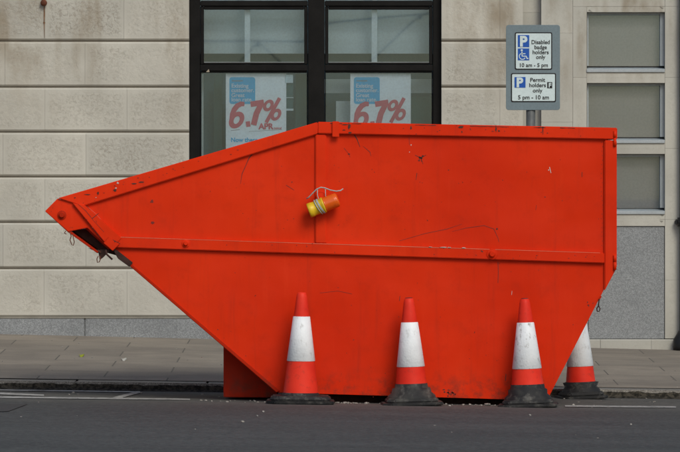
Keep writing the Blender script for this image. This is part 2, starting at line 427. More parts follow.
# fallen leaf on the pavement
for (qx, qy, col, lab) in ((82, 356.5, (.30, .33, .03), 'small yellow green leaf lying on the paving left of the skip'), (124, 360.5, (.5, .48, .42), 'tiny pale scrap lying on the paving, to the right of the yellow green leaf')):
    d = 36.5
    for _ in range(12): X = (qx - 340) * d / F; d = F * (CAMH - pave_z(X, d - CAMD)) / (qy - HZ)
    Yy = d - CAMD; zz = pave_z(X, Yy); bb = MB()
    pts = [(X + .024 * math.cos(a) * (1 if i % 2 else .7), Yy + .06 * math.sin(a), zz + .006 + .012 * math.cos(2 * a)) for i, a in enumerate([k * math.pi / 5 for k in range(10)])]
    bb.solid([(p[0], p[1], p[2] + .002) for p in pts], pts)
    nm = 'leaf' if qx == 82 else 'paper_scrap'
    tag(bb.build(nm, plain(nm + '_surface', col, .8)), lab, 'leaf' if qx == 82 else 'litter')

# ------------------------------------------------------------ building
bank = empty('stone_building', (0, WALLY, 0))
tag(bank, 'cream rusticated stone building with black shop window and granite plinth behind the skip', 'building')
bpy.context.view_layer.update()
W0 = WALLY
def block(bm, lay, x0, x1, z0, z1, yf, ch=.014, cv=.0007, margin=.012, tone=None, deep=.10):
    """one stone: chamfered edges, drafted margin, hammered heart"""
    tone = random.random() if tone is None else tone
    m1 = min(margin, (x1 - x0) * .2, (z1 - z0) * .2); m2 = m1 + .035
    rings = []
    def ring(ix, iz, y): return [bm.verts.new((x0 + ix, y, z0 + iz)), bm.verts.new((x1 - ix, y, z0 + iz)), bm.verts.new((x1 - ix, y, z1 - iz)), bm.verts.new((x0 + ix, y, z1 - iz))]
    rings.append((ring(0, 0, yf + deep), 0)); rings.append((ring(0, 0, yf + ch), 0)); rings.append((ring(cv, ch, yf), 0))
    rings.append((ring(cv + m1, ch * .6 + m1, yf), 0)); rings.append((ring(cv + m2, ch * .6 + m2, yf - .0006), 1))
    for (a, ca), (c, cc) in zip(rings, rings[1:]):
        for k in range(4):
            k2 = (k + 1) % 4; f = bm.faces.new((a[k], a[k2], c[k2], c[k]))
            for lp in f.loops: lp[lay] = ((cc if lp.vert in c else ca), tone, 0, 1)
    f = bm.faces.new(rings[-1][0])
    for lp in f.loops: lp[lay] = (1, tone, 0, 1)
def wallmesh(name, mat, blocks, yf, **kw):
    bm = bmesh.new(); lay = bm.loops.layers.color.new('blk')
    for (x0, x1, z0, z1) in blocks: block(bm, lay, x0, x1, z0, z1, yf, **kw)
    me = bpy.data.meshes.new(name); bm.to_mesh(me); bm.free(); me.materials.append(mat)
    return link(name, me, bank)
def X(p, Y=W0): return px(p, 0, Y)[0]
def Z(p, Y=W0): return px(0, p, Y)[1]
G = [317.5 - 45.5 * k for k in range(0, 16)]                      # horizontal grooves; 317.5 is the plinth top
G[1:7] = [268.5, 222.3, 176.8, 132.0, 87.0, 41.0]
for k in range(7, 16): G[k] = 41.0 - 45.5 * (k - 6)
gap = .013
joints = {0: [3, 86, 168], 1: [44, 127], 2: [3, 86], 3: [45, 127], 4: [4, 86], 5: [45, 127], 6: [5, 85], 7: [45, 124]}
joints = {0: [44, 127], 1: [3, 86], 2: [45, 127], 3: [3, 86], 4: [45, 127], 5: [5, 85], 6: [45, 124]}
L_blocks, R_blocks = [], []
for k in range(15):
    z0, z1 = Z(G[k]) + gap / 2, Z(G[k + 1]) - gap / 2
    js = joints.get(k, [45, 127] if k % 2 else [4, 86]); lft = js[0]
    xs = [lft - 82 * i for i in range(9, 0, -1)] + js
    if k == 0 or k >= 8:                                        # courses that run under and over the window
        xs = xs + [127 + 82 * i - (41 if k % 2 else 0) for i in range(1, 5)] ; xs = sorted(set(x for x in xs if x < 500)) + [523]
        for a, c in zip(xs, xs[1:]): L_blocks.append((X(a), X(c), z0, z1))
    else:
        xs = xs + [189]
        for a, c in zip(xs, xs[1:]): L_blocks.append((X(a), X(c), z0, z1))
        rs = [441.5, 500, 523] if k % 2 == 0 else [441.5, 523]
        for a, c in zip(rs, rs[1:]): R_blocks.append((X(a), X(c), z0, z1))
wallmesh('stone_wall', M['rock'], L_blocks, W0)
wallmesh('stone_pier', M['rock'], R_blocks, W0)
# backing behind the joints (mortar) as the body of the building
b = MB()
xl, xr = X(-760), X(1150); zt = Z(G[15]); zb = -.6
def back(x0, x1, z0, z1, y0=W0 + .024, y1=W0 + .5): b.box(x0, x1, y0, y1, z0, z1)
OW = (X(189) - .001, X(441.5) + .001, Z(268.5), Z(G[8]))        # window opening
back(xl, OW[0], zb, zt); back(OW[0], OW[1], zb, OW[2]); back(OW[0], OW[1], OW[3], zt); back(OW[1], X(523) + .0, zb, zt)
b.build('masonry_backing', M['joint_dirt'], bank)
# granite plinth on the left and under the window
b = MB(); xs = [-700 + 142 * i for i in range(0, 9)]; xs = [x for x in xs if x < 500] + [523]; xs = sorted(set([-700, -560, -420, -280, -190, -60, 85, 228, 370, 523]))
for a, c in zip(xs, xs[1:]): b.box(X(a) + .002, X(c) - .002, W0 - .022, W0 + .3, -.5, Z(318.8), .006, 0, 2)
b.build('plinth', M['granite'], bank)
b = MB(); b.box(X(-700), X(523), W0 - .008, W0 + .1, Z(318.6), Z(316.8), .003); b.build('plinth_ledge', plain('weathered_ledge', (.25, .23, .19), .9), bank)
# recess strip between the two facades, then the smooth stone bay
def ash(name, rects, yf, mat=None, **kw):
    kw.setdefault('ch', .0015); kw.setdefault('margin', .01)
    return wallmesh(name, mat or M['ashlar'], [(X(a) - .0009, X(c) + .0009, Z(d) - .0009, Z(e) + .0009) for a, c, e, d in rects], yf, **kw)
ash('recessed_strip', [(523.2, 541, 12.3, 100), (523.2, 541, -80, 12), (523.2, 541, 100.3, 190), (523.2, 541, 190.3, 280), (523.2, 541, 280.3, 370), (523.2, 541, -360, -80.3)], W0 + .09, ch=.002)
ws = [(12, 72), (83, 143), (154, 214)]
rects = []
for e, d in ((-60, 33), (33.3, 122), (122.3, 210), (210.3, 226)): rects.append((541.3, 572.6, e, d))
rects += [(541.3, 572.6, -360, -60.3)]
for (a, c) in ws: rects.append((573, 586.6, a - 5.4, c + 5.3))
rects += [(573, 664.6, -80, 6.3), (573, 664.6, -360, -80.3)]
for (a, c) in ws: rects.append((665, 679.5, a - 5.4, c + 5.3))
rects += [(665, 679.5, -80, 6.3), (665, 679.5, 219.6, 280), (665, 679.5, 280.3, 338.5), (665, 679.5, -360, -80.3)]
rects += [(573, 664.6, 219.6, 226)]
ash('smooth_stone_bay', rects, W0 - .01)
# stone between the stacked windows
for q_ in [(586.9, 664.7, 6.6, 12), (586.9, 664.7, 72, 83), (586.9, 664.7, 143, 154), (586.9, 664.7, 214, 219.3)]: ash('window_band', [q_], W0 - .008, ch=.003, deep=.25)
b = MB(); b.prism([(541.3, 226.6), (588.2, 226.6), (588.2, 339), (541.3, 339)], W0 + .002, W0 + .2, .003); b.build('granite_panel', M['granite'], bank); b = MB(); b.prism([(588.6, 226.6), (664.4, 226.6), (664.4, 339), (588.6, 339)], W0 + .002, W0 + .2, .003)
b.build('granite_panel', M['granite'], bank)
ash('base_course', [(523, 600, 339.4, 372), (600.4, 651, 339.4, 372), (651.3, 716, 339.4, 372)], W0 - .035, ch=.008)
b = MB(); b.box(X(523) + .003, X(586.5), W0 + .19, W0 + .5, -.6, zt)
b.box(X(586.5) + .001, X(665), W0 + .33, W0 + .5, -.6, zt); b.box(X(665) + .001, X(679.6), W0 + .13, W0 + .5, -.6, zt)
b.build('bay_backing', M['joint_dirt'], bank)
# beyond the right pier: green framed doorway and more plain wall
b = MB(); b.box(X(679.8), X(770), W0 + .12, W0 + .3, -.6, Z(-40)); b.build('green_shopfront', M['green_paint'], bank)
ash('far_pier', [(770, 860, -360, 372), (860.4, 1000, -360, 372), (1000.4, 1150, -360, 372), (679.8, 769.8, -360, -40)], W0 - .01)
b = MB(); b.box(X(770), X(1150), W0 + .08, W0 + .5, -.6, zt); b.box(X(679.8), X(770), W0 + .31, W0 + .5, -.6, zt); b.build('far_backing', M['joint_dirt'], bank)
b = MB(); b.box(xl, xr, W0 + .0, W0 + 9, zt, zt + .5, .02); b.build('parapet', M['ashlar'], bank)
b = MB(); b.box(xl, xr, W0 + 3.2, W0 + 9, -.6, zt - .005); b.box(xl, xl + .3, W0 + .505, W0 + 3.19, -.6, zt - .005); b.box(xr - .3, xr, W0 + .505, W0 + 3.19, -.6, zt - .005); b.build('rear_mass', M['ashlar'], bank)
# rusty anchor ball at top left, rust streak below
ax, az_ = px(44, 3, W0); b = MB()
b.lathe([(0, -.025), (.018, -.022), (.026, -.01), (.028, .004), (.02, .02), (.008, .028), (.006, .075), (0, .08)], (ax, W0 - .03, az_), 16)
b.tube([(ax, W0 - .03, az_ + .07), (ax, W0 + .04, az_ + .09)], .009, 8); b.build('rusty_anchor', M['rust'], bank)
b = MB(); b.stroke([(44.2, 6), (44.3, 14), (44.1, 22), (44.4, 38)], [1.0, 1.3, .8, .3], W0 - .0055); b.blob(44.3, 22.5, .9, 1.5, W0 - .0065)
b.build('rust_streak', plain('rust_stain', (.20, .11, .06), .9, .3, 40), bank)

# --- large window
fy = W0 + .07
def rect(b, x0, x1, y0, y1, Ya, Yb, bev=.006, ref=None, mi=0):
    return b.prism([(x0, y1), (x1, y1), (x1, y0), (x0, y0)], Ya, Yb, bev, mi, ref, 2 if bev > .004 else 1)
win = MB(); FB = 267
for args in ((189.3, 200, -48, FB), (433, 441.2, -48, FB), (308, 324.5, -48, FB)): rect(win, *args, fy, fy + .10)
for (a, c) in ((200.2, 307.8), (324.7, 432.8)):
    rect(win, a, c, 0.5, 6, fy + .004, fy + .09); rect(win, a, c, 64.5, 71.0, fy + .002, fy + .09); rect(win, a, c, 258, FB, fy + .004, fy + .09); rect(win, a, c, -48, -42, fy + .004, fy + .09)
WF = win.build('window_frame', M['black_frame'], bank)
sash = MB()
for (a, c) in ((200.4, 307.6), (324.9, 432.6)):
    for (t, bt, th) in ((6.2, 64.3, 3.4),):
        rect(sash, a, a + th, t, bt, fy + .018, fy + .07, .004); rect(sash, c - th, c, t, bt, fy + .018, fy + .07, .004)
        rect(sash, a + th + .1, c - th - .1, t, t + 3.2, fy + .019, fy + .07, .004); rect(sash, a + th + .1, c - th - .1, bt - 2.0, bt, fy + .019, fy + .07, .004)
    rect(sash, a, a + .9, 71.2, 257.8, fy + .018, fy + .07, .002); rect(sash, c - .9, c, 71.2, 257.8, fy + .018, fy + .07, .002); rect(sash, a + 1, c - 1, 71.2, 72.6, fy + .019, fy + .07, .002)
sash.build('sash', M['black_frame'], WF)
thin = MB()
for (a, c) in ((203.9, 304.1), (328.4, 429.1)):
    rect(thin, a, c, 61.9, 62.6, fy + .016, fy + .03, .001)
thin.build('glazing_bead', plain('pale_worn_bead', (.25, .27, .27), .6), WF)
for (a, c, t, bt) in ((203, 305, 8, 63), (327.5, 430, 8, 63), (200.6, 307.4, 72, 258), (325.1, 432.4, 72, 258), (200.6, 307.4, -42, .4), (325.1, 432.4, -42, .4)):
    g = MB(); rect(g, a, c, t, bt, fy + .05, fy + .054, 0); g.build('pane', M['glass'], WF)
# little triangular chip on the transom
b = MB(); b.prism([(206, 72), (209.6, 72), (208.8, 69)], fy - .006, fy + .001); b.build('paint_chip', plain('bare_putty', (.34, .29, .22), .9), WF)
# interior behind the glass; some tones stand in for reflections on the panes
iy = fy + .30
b = MB()
rect(b, 150, 480, -60, 53.5, iy, iy + .03, 0)
b.build('sky_reflection_board', M['inner_pale'], bank)  # pale colour paints in the sky mirrored by the upper panes
for a in (244.5, 371.5):
    b = MB(); rect(b, a, a + 5.8, -60, 66, fy + .10, fy + .125, .003); b.build('blind_rail', M['white_upvc'], bank)
b = MB(); iz = iy + .35
rect(b, 120, 520, -70, 300, iz, iz + .05, 0); b.build('interior_partition', M['inner_mid'], bank)  # set near the glass to catch light; colour stands in for glare
b = MB()
rect(b, 318, 440, 79, 93, iy + .03, iy + .06, 0); b.build('pale_shelf', M['inner_pale'], bank); b = MB(); rect(b, 336, 352, 101, 190, iy + .02, iy + .05, 0)
b.build('pale_shelf', M['inner_pale'], bank)
for nm_, mt_, (x0, x1, t, bt, ya, yb2) in (('window_notice', 'inner_pale', (285.5, 293, 74.5, 82.8, fy + .066, fy + .068)), ('shelf_edge', 'inner_pale', (286, 293.5, 108.6, 110.6, fy + .08, fy + .10)), ('shelf_edge', 'inner_pale', (286, 293.5, 97.2, 98, fy + .08, fy + .10)),
        ('door_jamb', 'inner_pale', (201, 203.5, 74, 250, iy - .02, iy)), ('display_stand', 'inner_dark', (295.5, 311, 74, 250, iy - .05, iy)), ('display_stand', 'inner_dark', (214, 222, 74, 250, iy + .1, iy + .13)), ('display_stand', 'inner_dark', (411, 432, 96, 250, iy + .05, iy + .09)), ('shelf_unit', 'inner_dark', (286.3, 293.2, 83.5, 108, fy + .10, fy + .11))):
    b = MB(); rect(b, x0, x1, t, bt, ya, yb2, 0); b.build(nm_, M[mt_], bank)
b = MB(); b.box(X(150), X(480), fy + .1, W0 + 3.1, Z(275), Z(270)); b.box(X(150), X(189), W0 + .51, W0 + 3.1, Z(269.9), Z(-60)); b.box(X(442), X(480), W0 + .51, W0 + 3.1, Z(269.9), Z(-60)); b.box(X(150), X(480), W0 + .51, W0 + 3.1, Z(-60.1), Z(-64))
b.build('room_lining', M['inner_mid'], bank)

# --- three stacked small windows
for i, (t, bt) in enumerate(ws):
    f = MB(); x0, x1 = 587, 664.5
    rect(f, x0, x0 + 1.6, t + .3, bt - 6, W0 + .05, W0 + .16, .002); rect(f, x1 - 4.4, x1, t + .3, bt - 6, W0 + .05, W0 + .16, .002)
    rect(f, x0 + 1.7, x1 - 4.5, t + .3, t + 2.6, W0 + .051, W0 + .16, .002)
    fr_ = f.build('small_window', M['metal_frame'], bank)
    g = MB(); rect(g, x0 + 1.6, x1 - 4.4, t + 2.6, bt - 6, W0 + .10, W0 + .104, 0); g.build('pane', M['glass'], fr_)
    g = MB(); rect(g, x0 + 1.0, x1 - 4.2, t + 2, bt - 5.6, W0 + .165, W0 + .175, 0); g.build('blind', M['blind'], fr_)
    g = MB(); xa, xb = X(x0 - .4), X(x1 + .2)
    zt2, zm, zbm = Z(bt - 5.4), Z(bt - 3.0), Z(bt + .3)
    g.solid([(xa, W0 + .16, zt2), (xa, W0 - .02, zm), (xa, W0 - .022, zbm), (xa, W0 + .16, zbm)], [(xb, W0 + .16, zt2), (xb, W0 - .02, zm), (xb, W0 - .022, zbm), (xb, W0 + .16, zbm)], .003)
    g.build('sill', M['metal_frame'], fr_)

# --- downpipe at the right edge
pp = empty('drainpipe', (X(682.5), W0 - .06, pave_z(X(682.5), W0)))
tag(pp, 'dark green drainpipe with black brackets at the right edge of the stone pier', 'drainpipe')
bpy.context.view_layer.update()
cx = X(683); b = MB(); b.tube([(cx, W0 - .07, Z(338)), (cx, W0 - .07, Z(-200))], .034, 20); b.build('pipe', M['green_paint'], pp)
b = MB(); b.tube([(cx, W0 - .07, Z(226.5)), (cx, W0 - .07, Z(217.5))], .052, 20); b.tube([(cx - .05, W0 - .07, Z(222)), (cx - .05, W0 + .0, Z(222))], .022, 10); b.build('bracket', M['black_iron'], pp)
b = MB(); zb0 = pave_z(cx, W0); b.lathe([(0, 0), (.085, 0), (.09, .03), (.085, .09), (.06, .13), (.045, .16), (0, .16)], (cx, W0 - .09, zb0), 24); b.build('shoe', M['black_iron'], pp)

# ------------------------------------------------------------ lettering helper
def text_mesh(s, size, X0, Y0, Z0, align='LEFT', bold=0.0, shear=0.0, rot=0.0, sx=1.0, sp=1.0, ext=.0008):
    cu = bpy.data.curves.new('t', 'FONT'); cu.body = s; cu.size = size; cu.align_x = align; cu.offset = bold; cu.shear = shear; cu.extrude = ext; cu.space_line = sp; cu.resolution_u = 5
    o = bpy.data.objects.new('t', cu); C.objects.link(o)
    bpy.context.view_layer.update()
    dg = bpy.context.evaluated_depsgraph_get(); me = bpy.data.meshes.new_from_object(o.evaluated_get(dg))
    bpy.data.objects.remove(o); bpy.data.curves.remove(cu)
    me.transform(Matrix.Translation((X0, Y0, Z0)) @ Matrix.Rotation(rot, 4, 'Y') @ Matrix.Rotation(R(90), 4, 'X') @ Matrix.Diagonal((sx, 1, 1, 1)))
    return me
def letters(name, items, mat, parent):
    bm = bmesh.new()
    for it in items:
        me = text_mesh(**it); bm.from_mesh(me); bpy.data.meshes.remove(me)
    me = bpy.data.meshes.new(name); bm.to_mesh(me); bm.free(); me.materials.clear(); me.materials.append(mat)
    for p in me.polygons: p.material_index = 0
    return link(name, me, parent)
u = (CAMD + W0) / F                                              # metres per grid unit near the facade
# --- posters behind the glass
def poster(x0, label, low):
    Yp = fy + .075; k = (CAMD + Yp) / F
    root = empty('poster', (px(x0 + 30, 0, Yp)[0], Yp, px(0, 160, Yp)[1])); tag(root, label, 'poster', 'loan rate posters in the window'); bpy.context.view_layer.update()
    b = MB(); rect(b, x0, x0 + 60.5, 73.5, 168, Yp, Yp + .003, 0); b.build('paper', M['paper'], root)
    b = MB(); pts = []
    for (qx, qy, a0) in ((x0 + 27, 79.5, 0), (x0 + 6, 79.5, 90), (x0 + 6, 101.5, 180), (x0 + 27, 101.5, 270)):
        for j in range(4):
            a = R(a0 + j * 30); pts.append((qx + 2.4 * math.cos(a), qy - 2.4 * math.sin(a)))
    b.prism(pts, Yp - .002, Yp - .0002); b.build('blue_square', M['poster_blue'], root)
    def T(s, size, xx, yy, **kw): X_, Z_ = px(xx, yy, Yp); return dict(s=s, size=size * k, X0=X_, Y0=kw.pop('y', Yp - .0035), Z0=Z_, **kw)
    letters('white_lettering', [T('Existing', 5.6, x0 + 5.5, 87.5, bold=.0008), T('customer.', 5.6, x0 + 5.5, 92, bold=.0008), T('Great', 5.6, x0 + 5.5, 97, bold=.0008), T('loan rate.', 5.6, x0 + 5.5, 101.3, bold=.0008)], M['poster_white'], root)
    # hand drawn heavy slanted figures: each is a ring or bars of ribbon, layered 0.3 mm apart
    b = MB(); Ly = [Yp - .0036]
    def bar(pts, wd): b.stroke([(x0 + x, y) for x, y in pts], [q * 1.18 for q in wd] if isinstance(wd, list) else wd * 1.18, Ly[0], 0); Ly[0] -= .0003
    def ring(cx, cy, rx, ry, wd, sl=.28):
        n = 30; o_, i_ = [], []
        for k in range(n + 1):
            a = 2 * math.pi * k / n
            for L_, q in ((o_, 0), (i_, wd)):
                yy = (ry - q) * math.sin(a); xx = (rx - q) * math.cos(a) - sl * yy; p = px(x0 + cx + xx, cy + yy, Yp); L_.append((p[0], Ly[0], p[1]))
        for k in range(n): b.poly([o_[k], i_[k], i_[k + 1], o_[k + 1]])
        Ly[0] -= .0003
    ring(10.8, 120.0, 7.4, 8.4, 4.5)
    bar([(18.6, 104.0), (15.4, 103.8), (11.6, 105.6), (8.6, 109.4), (6.6, 114.2), (5.8, 119.5)], [3.6, 4.2, 4.4, 4.4, 4.2, 3.6])
    bar([(20.2, 124.3), (24.4, 123.7)], 4.6)
    bar([(24.8, 104.2), (38.0, 102.2)], 4.6); bar([(36.0, 102.6), (33.6, 107.5), (30.6, 113.5), (27.8, 125.0)], [4.4, 4.6, 4.8, 4.8])
    ring(42.6, 105.4, 5.1, 5.8, 3.1); ring(50.2, 114.6, 5.1, 6.0, 3.1); bar([(53.8, 98.0), (40.4, 122.4)], 3.0)
    b.build('rate_figures', M['poster_pink'], root)
    letters('apr_lettering', [T('APR', 8, x0 + 33, 129, bold=.0028), T('typical', 3, x0 + 48, 129, bold=.0006)], M['poster_pink'], root)
    b = MB(); b.stroke([(x0 + 6, 80.8), (x0 + 17, 80.8)], .9, Yp - .0028); b.build('header_line', M['poster_ink'], root)
    b = MB(); b.stroke([(x0 + 23, 131.5), (x0 + 56, 129.6)], .35, Yp - .0008); b.stroke([(x0 + 5, 130.5), (x0 + 14, 129.6)], .5, Yp - .0008); b.build('fine_print', M['poster_ink'], root)
    letters('blue_lettering', [T('Now there', 6, x0 + 5, 141.8, bold=.0015)], M['poster_blue'], root)
poster(225.8, 'white 6.7% APR loan poster with blue square in the left hand window pane', 0)
poster(350.3, 'white 6.7% loan poster in the right window pane, lower half hidden behind skip', 1)

# ------------------------------------------------------------ parking sign
SY = 6.0
def sx_(p): return px(p, 0, SY)[0]
def sz_(p): return px(0, p, SY)[1]
ks = (CAMD + SY) / F
sign = empty('parking_sign', (sx_(531), SY, pave_z(sx_(531), SY)))
tag(sign, 'grey parking sign on a post with two white panels for badge and permit holders', 'road sign')
bpy.context.view_layer.update()
def rrect(b, x0, x1, y0, y1, r, Ya, Yb, bev=0):
    pts = []
    for (qx, qy, a0) in ((x1 - r, y0 + r, 0), (x0 + r, y0 + r, 90), (x0 + r, y1 - r, 180), (x1 - r, y1 - r, 270)):
        for j in range(6):
            a = R(a0 + j * 18); pts.append((qx + r * math.cos(a), qy - r * math.sin(a)))
    b.prism(pts, Ya, Yb, bev, 0, SY)
b = MB(); b.tube([(sx_(531), SY + .045, pave_z(sx_(531), SY) - .05), (sx_(531), SY + .045, sz_(29))], .037, 24); b.build('post', M['post_grey'], sign)
b = MB(); rrect(b, 506, 560, 24.8, 110, 2.6, SY, SY + .006, .0015); PL = b.build('backing_plate', M['sign_grey'], sign)
for zz in (38, 96):
    b = MB(); b.box(sx_(531) - .06, sx_(531) + .06, SY + .007, SY + .02, sz_(zz) - .02, sz_(zz) + .02, .002); b.build('bracket', M['post_grey'], sign)
for (x0, x1, y0, y1, nm) in ((514.8, 552.2, 32.2, 69.6, 'disabled_panel'), (511, 556, 73, 102, 'permit_panel')):
    b = MB(); rrect(b, x0, x1, y0, y1, 1.6, SY - .003, SY - .0003); bd = b.build(nm + '_border', M['sign_black'], sign)
    b = MB(); rrect(b, x0 + 1.1, x1 - 1.1, y0 + 1.1, y1 - 1.1, 1.0, SY - .005, SY - .0032); b.build(nm, M['sign_white'], sign)
yb_ = SY - .0065
def T(s, size, xx, yy, **kw): return dict(s=s, size=size * ks, X0=sx_(xx), Y0=kw.pop('y', SY - .0065), Z0=sz_(yy), **kw)
b = MB()
for r in ((517.8, 529.2, 35, 47), (517.8, 529.2, 48.4, 60.2), (514.5, 525.5, 77, 87.6)):
    b = MB(); rect(b, r[0], r[1], r[2], r[3], SY - .007, SY - .0052, 0, SY); b.build('blue_square', M['sign_blue'], sign)
wb = [T('P', 14.0, 519.7, 46, bold=.0055, y=SY - .0085), T('P', 12.6, 516.3, 86.6, bold=.005, y=SY - .0085)]
for w_ in wb: letters('parking_letter', [w_], M['sign_white'], sign)
b = MB(); Yw = SY - .0078   # wheelchair user symbol
b.stroke([(521.9, 51.6), (522.1, 56.1), (526.0, 56.1), (527.2, 58.6), (528.3, 58.3)], 1.15, Yw, 0, SY); b.stroke([(522.0, 53.6), (525.4, 53.6)], .9, Yw, 0, SY)
b.stroke([(522.4 + 3.1 * math.cos(R(a)), 56.2 + 3.1 * math.sin(R(a))) for a in range(28, 262, 18)], .8, Yw, 0, SY)
b.blob(521.7, 50.2, 1.05, 1.05, Yw, 0, 14, 0, SY); b.build('wheelchair_symbol', M['sign_white'], sign)
bk = .0007
tx = [T(s, 5.6, 540.6, y, align='CENTER', bold=bk, sx=.96) for s, y in (('Disabled', 43.9), ('badge', 49), ('holders', 54), ('only', 58.8))]
tx += [T('10 am - 5 pm', 5.4, 533.5, 66.9, align='CENTER', bold=bk)]
tx += [T(s, 5.6, 537.5, y, align='CENTER', bold=bk) for s, y in (('Permit', 81.7), ('holders', 87), ('only', 92.3))]
tx += [T('5 pm - 10 am', 5.8, 533.5, 99.2, align='CENTER', bold=bk)]
for t_ in tx: letters('lettering_line', [t_], M['sign_black'], sign)
b = MB(); rect(b, 547.2, 552.2, 82, 88.2, SY - .0068, SY - .0052, 0, SY); b.build('zone_square', M['sign_black'], sign)
letters('zone_letter', [T('F', 6.2, 548.4, 87.3, bold=.0018, y=SY - .0082)], M['sign_white'], sign)

# ------------------------------------------------------------ the skip
WID = 1.40
skip = empty('skip', (.1, WID / 2, road_z(.1, .7)))
tag(skip, 'large scuffed red builder\'s skip with sloping end parked on the road by the kerb', 'skip')
bpy.context.view_layer.update()
ym = lambda y, far: (WID - y) if far else y
def sprism(b, pts, y0, y1, far, bev=.004, mi=0, seg=2):
    q = [px(x, y, 0) for x, y in pts]
    a, c = ym(y0, far), ym(y1, far)
    b.prismw(q, min(a, c), max(a, c), bev, mi, seg)
for far in (False, True):
    # upper and lower panels
    b = MB(); sprism(b, [(86, 204), (316, 129), (608, 135), (608, 256), (320, 246), (114, 240)], .0, .006, far, 0)
    if not far:
        yy = -.0012
        b.stroke([(354, 134), (357, 139), (360, 147)], [1.2, .9, .4], yy, 1)
        b.blob(421, 157.6, 1.7, 1.5, yy, 1, 13, .5); b.blob(419.2, 160, 1.2, .9, yy - .0004, 3, 9, .5); b.blob(423, 156, 1.0, .8, yy - .0004, 1, 9, .5); b.blob(421.6, 160.4, .6, 1.1, yy - .0002, 1, 9, .5); b.stroke([(415, 155), (421, 158), (426, 155)], .5, yy, 1); b.stroke([(421, 158), (423, 164)], .4, yy, 1)
        b.stroke([(417, 173), (416, 180)], [.7, .3], yy, 1); b.blob(349, 154, 1.3, .9, yy, 3); b.stroke([(344, 148), (349, 154), (350, 157)], .4, yy, 3)
        b.stroke([(363, 146), (370, 152), (371, 156)], [.3, .7, .3], yy, 3)
        b.stroke([(399, 241), (425, 233.5), (447, 229), (462, 224)], [.4, .5, .6, .2], yy, 3); b.stroke([(452, 231.5), (466, 228), (484, 225.5), (494, 229), (498, 238), (499, 242)], [.2, .5, .6, .7, .5, .4], yy, 3)
        b.blob(497, 229, 1, .8, yy, 1); b.stroke([(549.5, 167), (551, 173)], [.8, .6], yy, 2); b.blob(548.6, 170, .5, .7, yy, 2); b.stroke([(582, 172), (582, 177)], .5, yy, 1)
        b.stroke([(536.5, 205), (535.8, 210)], .4, yy, 3); b.blob(545, 197, .7, .6, yy, 3); b.blob(448.5, 170, .5, .5, yy, 1)
        b.stroke([(257, 147), (254, 152), (249, 158), (246, 165), (242, 174), (240.5, 184)], [.4, 1.3, 1.0, .7, .8, .3], yy, 3); b.stroke([(255, 150), (250, 157), (247, 162)], [.3, .7, .2], yy - .0003, 1); b.blob(292, 182, .6, .8, yy, 3); b.stroke([(286, 185), (294, 190)], .5, yy, 3)
        b.stroke([(325.6, 172), (325.8, 184)], .7, yy, 3); b.blob(152, 201.4, 1.6, 1.5, yy, 3); b.blob(152.5, 222.6, 1.6, 1.5, yy, 3)
        b.blob(411, 145, .5, .8, yy, 2); b.blob(409.5, 152, .5, .5, yy, 2); b.stroke([(409, 137), (409.5, 145)], .4, yy, 3)
        for i in range(26): b.blob(random.uniform(200, 600), random.uniform(155, 240), random.uniform(.2, .5), random.uniform(.2, .6), yy, random.choice((1, 3, 3)), 7)
        b.stroke([(116, 236.0), (96, 214), (86, 205.5)], .35, yy, 4)
        # rusty bite along the rail foot, small weld dots beside the corner post
        for i in range(24): b.blob(602 + random.uniform(-1, .8), 142 + i * 4.5, .35, .5, yy, 3, 6)
    b.build('upper_side_panel', [M['red'], M['scuff'], M['chip_white'], M['scuff_soft'], M['pale_edge']], skip)
    b = MB(); sprism(b, [(114, 247), (320, 250), (612, 258), (612, 274), (547, 400.6), (278, 392.6), (122, 259)], .0008, .0068, far, 0)
    if not far:
        yy = -.0004
        b.stroke([(498, 262), (498.4, 272), (498, 283)], [.8, .6, .5], yy, 3); b.stroke([(320, 293), (338, 291), (352, 294)], .4, yy, 3)
        for (cx_, cy_, n_) in ((448, 393, 14), (300, 386, 8), (538, 394, 10), (594, 303, 4), (395, 390, 8)):
            for i in range(n_): b.blob(cx_ + random.gauss(0, 4), cy_ + random.gauss(0, 2), random.uniform(.4, 1.5), random.uniform(.4, 1), yy, random.choice((1, 3)), 8)
        b.stroke([(506, 374), (505.4, 381)], .7, yy, 1); b.stroke([(400, 296), (399.4, 301)], .5, yy, 1)
        for i in range(45): b.blob(random.uniform(200, 580), random.uniform(262, 398), random.uniform(.2, .5), random.uniform(.2, .6), yy, random.choice((1, 3, 3)), 7) if True else 0
        b.stroke([(512, 291), (511.6, 295)], .4, yy, 2)
    b.build('lower_side_panel', [M['red'], M['scuff'], M['chip_white'], M['scuff_soft'], M['pale_edge']], skip)
    # top rail: sloping length and level length
    b = MB(); sprism(b, [(58, 198.2), (317.6, 122), (317.6, 134), (83, 206.2)], -.030, .05, far, .005)
    sprism(b, [(317.8, 121.8), (617, 127.8), (617, 139.4), (317.8, 133.6)], -.031, .05, far, .005)
    if not far:
        yy = -.0325
        for (cx_, cy_, rx, ry) in ((349, 126, 1.2, 3), (350, 132.5, 2.2, 1), (411, 127.5, .8, 1.5), (461, 127, 2.4, 1.2), (496, 128.5, .8, 3), (499, 131, 1.2, .8), (543, 131, .5, 3.6), (541, 127.5, 6, .5), (462, 132, .6, 1), (115, 190.3, 1.6, 1), (134, 183.6, 3, .7), (141, 182, 2.2, .8), (75, 197.6, .8, .5), (87, 194.5, 2.6, .6), (345, 124.5, 3, .5), (344, 130, 1.6, .5), (98, 193, 1, 1.3)):
            b.blob(cx_, cy_, rx, ry, yy, 1, 12, .4)
        for (cx_, cy_, rx, ry) in ((117.8, 182.8, .9, 1.1), (116, 188, .9, .7), (96, 197.5, .6, .4)): b.blob(cx_, cy_, rx, ry, yy, 2)
